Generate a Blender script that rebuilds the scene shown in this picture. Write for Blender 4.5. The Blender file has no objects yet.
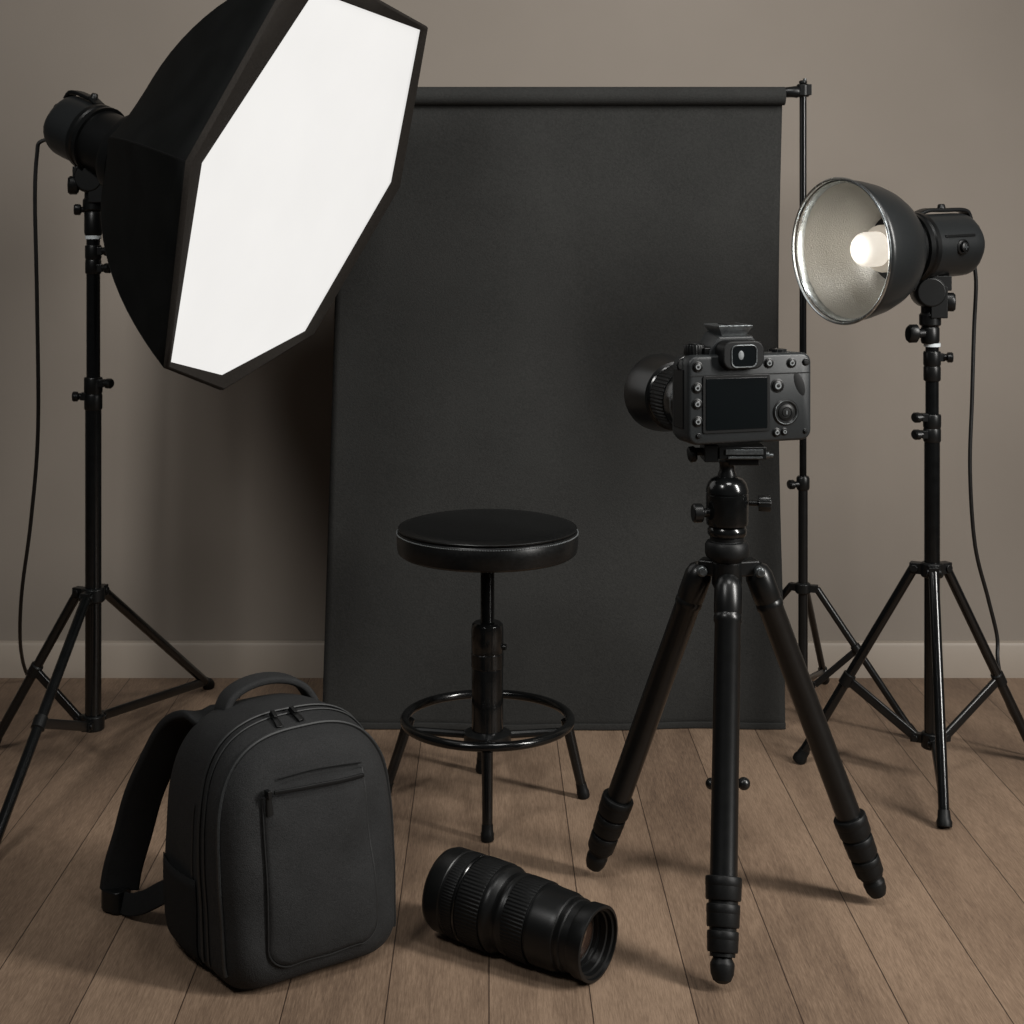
import bpy, bmesh, math, random
from mathutils import Vector as V, Matrix, noise
from mathutils.bvhtree import BVHTree
PI = math.pi
random.seed(4)
sc = bpy.context.scene
COL = sc.collection
F, CX, CY, EYE = 1550.0, 489.0, 220.0, 1.13
def at(px, py, Y):
    return V(((px-CX)*Y/F, Y, EYE-(py-CY)*Y/F))

# ------------------------------------------------------------------ materials
def newmat(name):
    m = bpy.data.materials.new(name); m.use_nodes = True
    nt = m.node_tree
    return m, nt, nt.nodes['Principled BSDF']
def N(nt, t, **kw):
    n = nt.nodes.new(t)
    for k, v in kw.items():
        if k in n.inputs: n.inputs[k].default_value = v
        else: setattr(n, k, v)
    return n
def coords(nt, scale=(1,1,1), kind='Object'):
    tc = N(nt, 'ShaderNodeTexCoord'); mp = N(nt, 'ShaderNodeMapping'); mp.inputs['Scale'].default_value = scale
    nt.links.new(tc.outputs[kind], mp.inputs['Vector']); return mp.outputs['Vector']
def noisy(name, c0, c1, rough=.5, scale=40, bump=.1, dist=.001, metallic=0, stretch=(1,1,1), coat=0, detail=6, lo=.35, hi=.65, rvar=.08, spec=.5, sheen=0):
    m, nt, b = newmat(name)
    v = coords(nt, stretch)
    n = N(nt, 'ShaderNodeTexNoise', Scale=scale, Detail=detail); nt.links.new(v, n.inputs['Vector'])
    r = N(nt, 'ShaderNodeValToRGB'); nt.links.new(n.outputs['Fac'], r.inputs['Fac'])
    r.color_ramp.elements[0].position = lo; r.color_ramp.elements[1].position = hi
    r.color_ramp.elements[0].color = (*c0, 1); r.color_ramp.elements[1].color = (*c1, 1)
    nt.links.new(r.outputs['Color'], b.inputs['Base Color'])
    mr = N(nt, 'ShaderNodeMapRange'); mr.inputs['To Min'].default_value = rough-rvar; mr.inputs['To Max'].default_value = rough+rvar
    nt.links.new(n.outputs['Fac'], mr.inputs['Value']); nt.links.new(mr.outputs['Result'], b.inputs['Roughness'])
    if bump:
        bp = N(nt, 'ShaderNodeBump', Strength=bump, Distance=dist); nt.links.new(n.outputs['Fac'], bp.inputs['Height'])
        nt.links.new(bp.outputs['Normal'], b.inputs['Normal'])
    b.inputs['Metallic'].default_value = metallic; b.inputs['Coat Weight'].default_value = coat
    b.inputs['Specular IOR Level'].default_value = spec; b.inputs['Sheen Weight'].default_value = sheen
    return m
def g(v): return (v*.93, v, v*1.03)
M = {}
M['metal'] = noisy('black_painted_metal', g(.0035), g(.005), rough=.31, spec=.42, scale=60, bump=0, rvar=.01)
M['gloss'] = noisy('glossy_black_metal', g(.003), g(.0045), rough=.18, scale=60, bump=0, rvar=.01)
M['plastic'] = noisy('black_plastic', g(.0035), g(.0055), rough=.36, scale=900, bump=.08, dist=.0003, spec=.32)
M['body'] = noisy('textured_camera_plastic', (.0115,.0132,.0142), (.018,.020,.021), spec=.35, rough=.4, scale=1400, bump=.3, dist=.0003)
M['housing'] = noisy('dark_grey_housing', (.010,.0112,.012), (.015,.0165,.017), rough=.34, scale=700, bump=.12, dist=.0003)
M['rubber'] = noisy('black_rubber', g(.0035), g(.0055), rough=.48, scale=500, bump=.12, dist=.0003, spec=.22)
M['screen'] = noisy('dark_screen_glass', (.002,.003,.0035), (.003,.004,.0045), rough=.16, scale=5, bump=0, rvar=.01)
M['steel'] = noisy('bright_steel', g(.6), g(.75), rough=.25, scale=100, bump=.02, dist=.0002, metallic=1)
M['nylon'] = noisy('pale_washer', g(.55), g(.65), rough=.4, scale=60, bump=0)
M['grey'] = noisy('worn_grey_metal', g(.10), g(.16), rough=.35, scale=200, bump=.03, dist=.0002, metallic=.8)
M['mark'] = noisy('pale_mark_and_glint', g(.13), g(.18), rough=.5, scale=200, bump=0)  # printed marks, also the painted reflection in the eyepiece
M['leather'] = noisy('black_leather', g(.003), g(.005), rough=.36, spec=.4, scale=160, bump=.22, dist=.0006)
M['thread'] = noisy('grey_thread', g(.12), g(.18), rough=.7, scale=300, bump=0)
M['sbfab'] = noisy('softbox_black_nylon', (.003,.0035,.0035), (.005,.0055,.0055), rough=.8, scale=14, bump=.2, dist=.004, spec=.1)
M['band'] = noisy('softbox_edge_webbing', (.012,.0100,.0082), (.019,.016,.0135), rough=.8, scale=300, bump=.3, dist=.0006, spec=.2, stretch=(1,1,1))
M['cord'] = noisy('black_cord', g(.003), g(.005), rough=.45, scale=100, bump=0)
M['glasslens'] = noisy('coated_glass_brown_reflection', (.03,.018,.012), (.05,.03,.022), rough=.07, scale=8, bump=0, rvar=.01, coat=1, spec=1)  # a brown reflection is put into the base colour

def cloth(name, c0, c1, weave, rough, mott, spec=.2, bmp=.5, big=3.0, sheen=0.0):
    m, nt, b = newmat(name)
    v = coords(nt)
    n = N(nt, 'ShaderNodeTexNoise', Scale=weave, Detail=3, Roughness=.7); nt.links.new(v, n.inputs['Vector'])
    n2 = N(nt, 'ShaderNodeTexNoise', Scale=big, Detail=5, Roughness=.6); nt.links.new(v, n2.inputs['Vector'])
    mx = N(nt, 'ShaderNodeMath', operation='MULTIPLY_ADD'); nt.links.new(n2.outputs['Fac'], mx.inputs[0]); mx.inputs[1].default_value = mott
    nt.links.new(n.outputs['Fac'], mx.inputs[2])
    r = N(nt, 'ShaderNodeValToRGB'); nt.links.new(mx.outputs[0], r.inputs['Fac'])
    r.color_ramp.elements[0].position = .28+mott*.26; r.color_ramp.elements[1].position = .7+mott*.65
    r.color_ramp.elements[0].color = (*c0, 1); r.color_ramp.elements[1].color = (*c1, 1)
    nt.links.new(r.outputs['Color'], b.inputs['Base Color'])
    bp = N(nt, 'ShaderNodeBump', Strength=bmp, Distance=.0012); nt.links.new(n.outputs['Fac'], bp.inputs['Height'])
    bp2 = N(nt, 'ShaderNodeBump', Strength=.35, Distance=.012); nt.links.new(n2.outputs['Fac'], bp2.inputs['Height'])
    nt.links.new(bp2.outputs['Normal'], bp.inputs['Normal']); nt.links.new(bp.outputs['Normal'], b.inputs['Normal'])
    b.inputs['Roughness'].default_value = rough; b.inputs['Specular IOR Level'].default_value = spec
    b.inputs['Sheen Weight'].default_value = sheen; b.inputs['Sheen Roughness'].default_value = .5
    return m
M['backdrop'] = cloth('charcoal_backdrop_cloth', (.0140,.0142,.0136), (.0292,.0292,.0279), 260, .88, .65, big=3.0, bmp=.7)
M['pack'] = cloth('black_pack_fabric', (.0035,.0037,.0039), (.029,.0295,.030), 620, .75, .35, spec=.25, bmp=.8, big=9)
M['packside'] = cloth('black_pack_nylon', (.006,.0062,.0064), (.012,.0122,.0125), 620, .8, .35, spec=.2, bmp=.7, big=9)
M['piping'] = noisy('pack_piping', g(.011), g(.017), rough=.5, scale=400, bump=.1, dist=.0003)

def wall_mat():
    m, nt, b = newmat('taupe_wall_paint')
    v = coords(nt)
    n = N(nt, 'ShaderNodeTexNoise', Scale=1.1, Detail=5, Roughness=.6); nt.links.new(v, n.inputs['Vector'])
    r = N(nt, 'ShaderNodeValToRGB'); nt.links.new(n.outputs['Fac'], r.inputs['Fac'])
    r.color_ramp.elements[0].position = .3; r.color_ramp.elements[1].position = .72
    r.color_ramp.elements[0].color = (.214,.186,.158,1); r.color_ramp.elements[1].color = (.243,.212,.182,1)
    nt.links.new(r.outputs['Color'], b.inputs['Base Color'])
    n3 = N(nt, 'ShaderNodeTexNoise', Scale=160, Detail=3); nt.links.new(v, n3.inputs['Vector'])
    bp = N(nt, 'ShaderNodeBump', Strength=.12, Distance=.001); nt.links.new(n3.outputs['Fac'], bp.inputs['Height'])
    nt.links.new(bp.outputs['Normal'], b.inputs['Normal'])
    b.inputs['Roughness'].default_value = .85; b.inputs['Specular IOR Level'].default_value = .2
    return m
M['wall'] = wall_mat()
M['base'] = noisy('baseboard_paint', (.30,.256,.212), (.325,.278,.231), rough=.5, scale=3, bump=0)

def floor_mat(w=.1475):
    m, nt, b = newmat('brown_plank_floor')
    L = nt.links.new
    tc = N(nt, 'ShaderNodeTexCoord'); sp = N(nt, 'ShaderNodeSeparateXYZ'); L(tc.outputs['Object'], sp.inputs[0])
    def math_(op, a, bb=None, c=None):
        n = N(nt, 'ShaderNodeMath', operation=op)
        for i, q in enumerate((a, bb, c)):
            if q is None: continue
            if isinstance(q, (int, float)): n.inputs[i].default_value = q
            else: L(q, n.inputs[i])
        return n.outputs[0]
    xs = math_('DIVIDE', sp.outputs[0], w)
    idx = math_('FLOOR', xs); fr = math_('FRACT', xs)
    wn = N(nt, 'ShaderNodeTexWhiteNoise', noise_dimensions='1D'); L(idx, wn.inputs['W'])
    off = math_('MULTIPLY', wn.outputs['Value'], 1.9)
    ys = math_('DIVIDE', math_('ADD', sp.outputs[1], off), 1.9)
    yi = math_('FLOOR', ys); yf = math_('FRACT', ys)
    wn2 = N(nt, 'ShaderNodeTexWhiteNoise', noise_dimensions='2D'); cb = N(nt, 'ShaderNodeCombineXYZ'); L(idx, cb.inputs[0]); L(cb.outputs[0], wn2.inputs['Vector'])
    rnd = wn2.outputs['Value']
    # grain space: stretched along the plank, shifted per plank
    gc = N(nt, 'ShaderNodeCombineXYZ')
    L(math_('ADD', sp.outputs[0], math_('MULTIPLY', rnd, 7.3)), gc.inputs[0]); L(math_('MULTIPLY', sp.outputs[1], .055), gc.inputs[1]); L(math_('MULTIPLY', rnd, 11.0), gc.inputs[2])
    n1 = N(nt, 'ShaderNodeTexNoise', Scale=560, Detail=5, Roughness=.75); L(gc.outputs[0], n1.inputs['Vector'])
    gc2 = N(nt, 'ShaderNodeCombineXYZ')
    L(math_('ADD', sp.outputs[0], math_('MULTIPLY', rnd, 3.1)), gc2.inputs[0]); L(math_('MULTIPLY', sp.outputs[1], .11), gc2.inputs[1]); L(math_('MULTIPLY', rnd, 5.0), gc2.inputs[2])
    n2 = N(nt, 'ShaderNodeTexNoise', Scale=26, Detail=8, Roughness=.72, Distortion=.8); L(gc2.outputs[0], n2.inputs['Vector'])
    wv = N(nt, 'ShaderNodeTexWave', wave_type='RINGS', Scale=5.0, Distortion=6.0, Detail=3.0); wv.inputs['Detail Scale'].default_value = 1.5; L(gc2.outputs[0], wv.inputs['Vector'])
    s = math_('ADD', math_('MULTIPLY', n1.outputs['Fac'], .72), math_('MULTIPLY', n2.outputs['Fac'], .24))
    s = math_('ADD', s, math_('MULTIPLY', wv.outputs['Fac'], .10))
    s = math_('ADD', s, math_('MULTIPLY', math_('SUBTRACT', rnd, .5), .07))
    r = N(nt, 'ShaderNodeValToRGB'); L(s, r.inputs['Fac'])
    e = r.color_ramp.elements
    e[0].position = .33; e[0].color = (.084,.055,.039,1)
    e[1].position = .68; e[1].color = (.270,.188,.129,1)
    q = e.new(.5); q.color = (.168,.113,.076,1)
    # grooves
    d = math_('MINIMUM', fr, math_('SUBTRACT', 1.0, fr)); gx = math_('LESS_THAN', d, .0062)
    d2 = math_('MINIMUM', yf, math_('SUBTRACT', 1.0, yf)); gy = math_('LESS_THAN', d2, .00045)
    gr = gx
    mix = N(nt, 'ShaderNodeMix', data_type='RGBA'); L(gr, mix.inputs[0]); L(r.outputs['Color'], mix.inputs[6]); mix.inputs[7].default_value = (.035,.021,.014,1)
    L(mix.outputs[2], b.inputs['Base Color'])
    b.inputs['Roughness'].default_value = .58; b.inputs['Specular IOR Level'].default_value = .32
    h = math_('SUBTRACT', math_('MULTIPLY', s, .5), gr)
    bp = N(nt, 'ShaderNodeBump', Strength=.3, Distance=.002); bp.inputs['Strength'].default_value = .15; L(h, bp.inputs['Height']); L(bp.outputs['Normal'], b.inputs['Normal'])
    return m
M['floor'] = floor_mat()

def emit(name, col, st, base=(.8,.8,.8), var=0, scale=3):
    m, nt, b = newmat(name)
    b.inputs['Base Color'].default_value = (*base, 1); b.inputs['Roughness'].default_value = .7
    b.inputs['Emission Color'].default_value = (*col, 1); b.inputs['Emission Strength'].default_value = st
    if var:
        v = coords(nt); n = N(nt, 'ShaderNodeTexNoise', Scale=scale, Detail=4); nt.links.new(v, n.inputs['Vector'])
        mr = N(nt, 'ShaderNodeMapRange'); mr.inputs['To Min'].default_value = st*(1-var); mr.inputs['To Max'].default_value = st*(1+var)
        nt.links.new(n.outputs['Fac'], mr.inputs['Value']); nt.links.new(mr.outputs['Result'], b.inputs['Emission Strength'])
    return m
def silver():
    m, nt, b = newmat('hammered_silver')
    v = coords(nt)
    n = N(nt, 'ShaderNodeTexVoronoi', Scale=430); nt.links.new(v, n.inputs['Vector'])
    bp = N(nt, 'ShaderNodeBump', Strength=.6, Distance=.0008); nt.links.new(n.outputs['Distance'], bp.inputs['Height'])
    nt.links.new(bp.outputs['Normal'], b.inputs['Normal'])
    b.inputs['Base Color'].default_value = (.46,.45,.42,1); b.inputs['Metallic'].default_value = 1; b.inputs['Roughness'].default_value = .42
    return m
M['silver'] = silver()

# ------------------------------------------------------------------ mesh helpers
def frame(o, z, up=(0,0,1)):
    z = V(z).normalized(); up = V(up)
    if abs(z.dot(up)) > .98: up = V((0,1,0))
    x = up.cross(z).normalized(); y = z.cross(x)
    m = Matrix((x, y, z)).transposed().to_4x4(); m.translation = V(o); return m
I4 = Matrix.Identity(4)
class MB:
    def __init__(s): s.bm = bmesh.new()
    def ring(s, pts): return [s.bm.verts.new(p) for p in pts]
    def bridge(s, a, b):
        n = len(a)
        for i in range(n): s.bm.faces.new((a[i], a[(i+1) % n], b[(i+1) % n], b[i]))
    def lathe(s, prof, m=I4, seg=40, close=True):
        """prof = [(r,z)...]; r=0 at an end makes a pole"""
        prev = None
        for r, z in prof:
            if r < 1e-6:
                cur = s.bm.verts.new(m @ V((0,0,z)))
            else:
                cur = s.ring([m @ V((r*math.cos(2*PI*i/seg), r*math.sin(2*PI*i/seg), z)) for i in range(seg)])
            if prev is not None:
                if isinstance(prev, list) and isinstance(cur, list): s.bridge(prev, cur)
                elif isinstance(cur, list):
                    for i in range(seg): s.bm.faces.new((prev, cur[(i+1) % seg], cur[i]))
                elif isinstance(prev, list):
                    for i in range(seg): s.bm.faces.new((prev[i], prev[(i+1) % seg], cur))
            prev = cur
        return s
    def cyl(s, a, b, r, r2=None, seg=24, ch=.0):
        a, b = V(a), V(b); r2 = r if r2 is None else r2; L = (b-a).length; m = frame(a, b-a)
        c = min(ch, r*.5, L*.3)
        if c > 0: prof = [(0,0),(r-c,0),(r,c),(r2,L-c),(r2-c,L),(0,L)]
        else: prof = [(0,0),(r,0),(r2,L),(0,L)]
        return s.lathe(prof, m, seg)
    def ribbed(s, r0, r1, z0, z1, n, m=I4):
        N4 = n*4
        def rg(z, f):
            return s.ring([m @ V(((r0 if (i % 4) < 2 else r0+(r1-r0)*f)*math.cos(2*PI*i/N4), (r0 if (i % 4) < 2 else r0+(r1-r0)*f)*math.sin(2*PI*i/N4), z)) for i in range(N4)])
        e = min(.0015, (z1-z0)*.1)
        a = rg(z0, 0); b = rg(z0+e, 1); c = rg(z1-e, 1); d = rg(z1, 0)
        s.bridge(a, b); s.bridge(b, c); s.bridge(c, d)
        s.bm.faces.new(list(reversed(a))); s.bm.faces.new(d)
        return s
    def box(s, c, size, m=I4):
        x, y, z = size[0]/2, size[1]/2, size[2]/2; c = V(c)
        v = [s.bm.verts.new(m @ (c+V((sx*x, sy*y, sz*z)))) for sz in (-1,1) for sx, sy in ((-1,-1),(1,-1),(1,1),(-1,1))]
        for f in ((3,2,1,0),(4,5,6,7),(0,1,5,4),(1,2,6,5),(2,3,7,6),(3,0,4,7)): s.bm.faces.new([v[i] for i in f])
        return s
    def prism(s, poly, z0, z1, m=I4, s1=1.0):
        a = s.ring([m @ V((x, y, z0)) for x, y in poly]); b = s.ring([m @ V((x*s1, y*s1, z1)) for x, y in poly])
        s.bridge(a, b); s.bm.faces.new(list(reversed(a))); s.bm.faces.new(b); return s
    def tube(s, pts, r, seg=12, closed=False, flat=None, up=None):
        """sweep; flat=(w,t): rounded rectangle section with width along up"""
        pts = [V(p) for p in pts]; n = len(pts)
        rs = r if isinstance(r, (list, tuple)) else [r]*n
        rings = []; prevx = None
        for i, p in enumerate(pts):
            if closed: t = (pts[(i+1) % n]-pts[i-1]).normalized()
            else: t = (pts[min(i+1, n-1)]-pts[max(i-1, 0)]).normalized()
            if up is not None: x = (V(up)-t*V(up).dot(t)).normalized()
            elif prevx is None:
                x = t.orthogonal().normalized()
            else: x = (prevx-t*prevx.dot(t)).normalized()
            prevx = x; y = t.cross(x)
            if flat:
                w, th = flat[0]/2, flat[1]/2; q = min(w, th)*.7; sec = []
                for (cx, cy, a0) in ((w-q,th-q,0),(-w+q,th-q,PI/2),(-w+q,-th+q,PI),(w-q,-th+q,1.5*PI)):
                    for k in range(4):
                        a = a0+k*PI/6; sec.append((cx+q*math.cos(a), cy+q*math.sin(a)))
                rings.append(s.ring([p+x*a*rs[i]+y*b*rs[i] for a, b in sec]))
            else:
                rings.append(s.ring([p+(x*math.cos(2*PI*k/seg)+y*math.sin(2*PI*k/seg))*rs[i] for k in range(seg)]))
        for i in range(n-1): s.bridge(rings[i], rings[i+1])
        if closed: 
            # match the start to the end with the least twist
            a, b = rings[-1], rings[0]; m_ = len(a)
            k = min(range(m_), key=lambda q: (a[0].co-b[q].co).length)
            s.bridge(a, b[k:]+b[:k])
        else:
            s.bm.faces.new(list(reversed(rings[0]))); s.bm.faces.new(rings[-1])
        return s
    def sphere(s, c, r, sc_=(1,1,1), m=I4, seg=24):
        prof = [(r*math.sin(PI*i/12), -r*math.cos(PI*i/12)) for i in range(13)]; prof[0] = (0, -r); prof[-1] = (0, r)
        mm = m @ Matrix.Translation(V(c)) @ Matrix.Diagonal((*sc_, 1))
        return s.lathe(prof, mm, seg)
    def build(s, name, mat, parent=None, bevel=0, sharp=35, mods=None):
        bmesh.ops.recalc_face_normals(s.bm, faces=s.bm.faces)
        me = bpy.data.meshes.new(name); s.bm.to_mesh(me); s.bm.free()
        me.materials.append(mat)
        for p in me.polygons: p.use_smooth = True
        me.set_sharp_from_angle(angle=math.radians(sharp))
        o = bpy.data.objects.new(name, me); COL.objects.link(o)
        if parent: o.parent = parent
        if bevel:
            b = o.modifiers.new('bevel', 'BEVEL'); b.width = bevel; b.segments = 2; b.limit_method = 'ANGLE'; b.angle_limit = math.radians(40); b.harden_normals = True
        return o
def spline(pts, n=8):
    pts = [V(p) for p in pts]; out = []
    for i in range(len(pts)-1):
        p0, p1, p2, p3 = pts[max(i-1,0)], pts[i], pts[i+1], pts[min(i+2,len(pts)-1)]
        for k in range(n):
            t = k/n
            out.append(.5*((2*p1)+(p2-p0)*t+(2*p0-5*p1+4*p2-p3)*t*t+(3*p1-p0-3*p2+p3)*t**3))
    out.append(pts[-1]); return out
def rrect(w, h, r, n=6, cx=0, cy=0):
    o = []
    for (x, y, a0) in ((w/2-r,h/2-r,0),(-w/2+r,h/2-r,PI/2),(-w/2+r,-h/2+r,PI),(w/2-r,-h/2+r,1.5*PI)):
        for k in range(n+1):
            a = a0+k*PI/2/n; o.append((cx+x+r*math.cos(a), cy+y+r*math.sin(a)))
    return o
def thing(name, label, cat, mat4=None, loc=(0,0,0), group=None):
    o = bpy.data.objects.new(name, None); COL.objects.link(o); o.empty_display_size = .1
    if mat4 is not None: o.matrix_world = mat4
    else: o.location = loc
    o['label'] = label; o['category'] = cat
    if group: o['group'] = group
    return o

# ------------------------------------------------------------------ the room
def structure(name, mb, mat):
    o = mb.build(name, mat); o['kind'] = 'structure'; return o
WY = 3.84
structure('floor', MB().box((0, 1.3, -.05), (9, 5.2, .1)), M['floor'])
structure('wall_back', MB().box((0, WY+.06, 1.6), (9, .12, 3.4)), M['wall'])
bb = MB(); prof = [(0,.0),(-.016,.0),(-.016,.078),(-.013,.085),(-.006,.088),(0,.088)]
a = bb.ring([V((-4.5, WY+y, z)) for y, z in prof]); b = bb.ring([V((4.5, WY+y, z)) for y, z in prof])
bb.bridge(a, b); bb.bm.faces.new(list(reversed(a))); bb.bm.faces.new(b)
structure('baseboard_back', bb, M['base'])

# ------------------------------------------------------------------ light stands
def knob(mb, p, d, L, r, flat=True):
    """stem plus wing knob: stem from p along d, ends in an oval grip"""
    p = V(p); d = V(d).normalized()
    mb.cyl(p-d*.006, p+d*L*.45, r*.5, seg=12)
    m = frame(p+d*L*.38, d)
    mb.lathe([(0,0),(r*.7,0),(r,.12*L),(r,.5*L),(r*.8,.62*L),(0,.66*L)], m @ Matrix.Diagonal((1,.75 if flat else 1,1,1)) , 16)
def light_stand(name, label, X, Y, zs, feet, rl, ru, clamps, ztop, group, leg_r=.0085, legw=1, joints=(.5,.5,.5), silver_ring=True, tilt=None, cat='light stand'):
    """zs = (lower hub z, leg collar z, section change z)"""
    zh, zc, zm = zs
    t = thing(name, label, cat, loc=(X, Y, 0), group=group)
    MB().cyl((0,0,zh-.012), (0,0,zm), rl, ch=.002).build('pole', M['gloss'], t)
    MB().cyl((0,0,zm), (0,0,ztop), ru, ch=.002).build('pole_extension', M['gloss'], t)
    # section clamps
    for (z0, z1, r, knobs) in clamps:
        c = MB().lathe([(0,z0),(r*.9,z0),(r,z0+.003),(r,z0+(z1-z0)*.45),(r*.93,z0+(z1-z0)*.5),(r*1.02,z0+(z1-z0)*.56),(r*1.02,z1-.003),(r*.95,z1),(0,z1)], seg=28)
        for (zk, sx) in knobs: c.box((sx*r*.95, -.004, zk), (r*.7, .018, .016))
        co = c.build('clamp', M['plastic'], t, bevel=.0012)
        for (zk, sx) in knobs:
            k = MB(); knob(k, (sx*r*1.1, -.006, zk), (sx, -.25, 0), .021, .0140); k.build('clamp_knob', M['plastic'], co)
    # leg collar and hub with lugs
    c = MB().cyl((0,0,zc-.016), (0,0,zc+.014), rl*1.45, ch=.003)
    h = MB().cyl((0,0,zh-.018), (0,0,zh+.014), rl*1.4, ch=.003)
    for (fx, fy) in feet:
        d = V((fx, fy, 0)).normalized(); mm = frame((0,0,zc), d); mh = frame((0,0,zh), d)
        c.box((0, 0, rl*1.7), (.02, .022, rl*2.2), mm); c.cyl(mm @ V((-.014,0,rl*2.2)), mm @ V((.014,0,rl*2.2)), .0075, seg=14)
        h.box((0, 0, rl*1.7), (.016, .018, rl*2.0), mh); h.cyl(mh @ V((-.012,0,rl*2.1)), mh @ V((.012,0,rl*2.1)), .0065, seg=14)
    c.build('leg_collar', M['plastic'], t, bevel=.001); h.build('brace_hub', M['plastic'], t, bevel=.001)
    for (fx, fy), j in zip(feet, joints):
        d = V((fx, fy, 0)).normalized(); top = d*rl*2.3+V((0,0,zc)); foot = V((fx, fy, .012))
        leg = MB().cyl(top, foot, leg_r, seg=18)
        lo = leg.build('leg', M['gloss'], t)
        u = (foot-top).normalized()
        MB().lathe([(0,-.020),(leg_r*1.1,-.020),(leg_r*1.2,-.006),(leg_r*1.45,.0),(leg_r*1.35,.009),(0,.0105)], frame(foot+V((0,0,.0)), u), 18).build('rubber_foot', M['rubber'], lo)
        if j < .99:
            q = top.lerp(foot, j)
            MB().lathe([(leg_r*1.0,-.014),(leg_r*1.3,-.012),(leg_r*1.3,.012),(leg_r*1.0,.014)], frame(q, u), 18).build('joint_sleeve', M['plastic'], lo)
        else: q = foot-u*.02
        s = d*rl*2.1+V((0,0,zh))
        side = V((-d.y, d.x, 0))
        br = MB()
        br.tube([s, s.lerp(q, .5), q], 1.0, flat=(.0195*legw, .0105*legw), up=V((0,0,1)))
        br.build('brace', M['metal'], t, bevel=.0005)
    return t, c

# left stand carrying the softbox
SLX, SLY = -.817, 3.2
hL = lambda py: EYE-(py-CY)*SLY/F
stL, _ = light_stand('light_stand', 'black tripod light stand beneath the softbox, left of the backpack', SLX, SLY,
    (hL(721), hL(594), hL(400)),
    [(-.677-SLX, 3.735-SLY), (-1.056-SLX, 3.3-SLY), (-.877-SLX, 2.72-SLY)], .0165, .014,
    [(hL(410), hL(377), .0185, [(hL(383), 1), (hL(396), -1)]), (hL(274), hL(245), .0165, [(hL(251), 1), (hL(268), 1)])], hL(236), 'light stands',
    leg_r=.0102, joints=(.995, .5, .52))
mb = MB(); mb.cyl((0,0,hL(239)), (0,0,hL(235.6)), .0165); mb.build('spigot_ring', M['nylon'], stL)

SRX, SRY = .889, 3.11
hR = lambda py: EYE-(py-CY)*SRY/F
stR, _ = light_stand('light_stand', 'black tripod light stand beneath the silver dish lamp, right of the camera', SRX, SRY,
    (hR(739), hR(569), hR(440)),
    [(.648-SRX, 3.225-SRY), (.846-SRX, 2.88-SRY), (1.140-SRX, 3.23-SRY)], .0155, .0132,
    [(hR(442), hR(414), .0175, [(hR(417), -1), (hR(434), -1)]), (hR(381), hR(351), .0170, [(hR(357), 1)])], hR(345), 'light stands',
    leg_r=.0102, joints=(.58, .995, .58))
mb = MB(); mb.cyl((0,0,hR(346.5)), (0,0,hR(343)), .0165); mb.build('spigot_ring', M['nylon'], stR)

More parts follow.
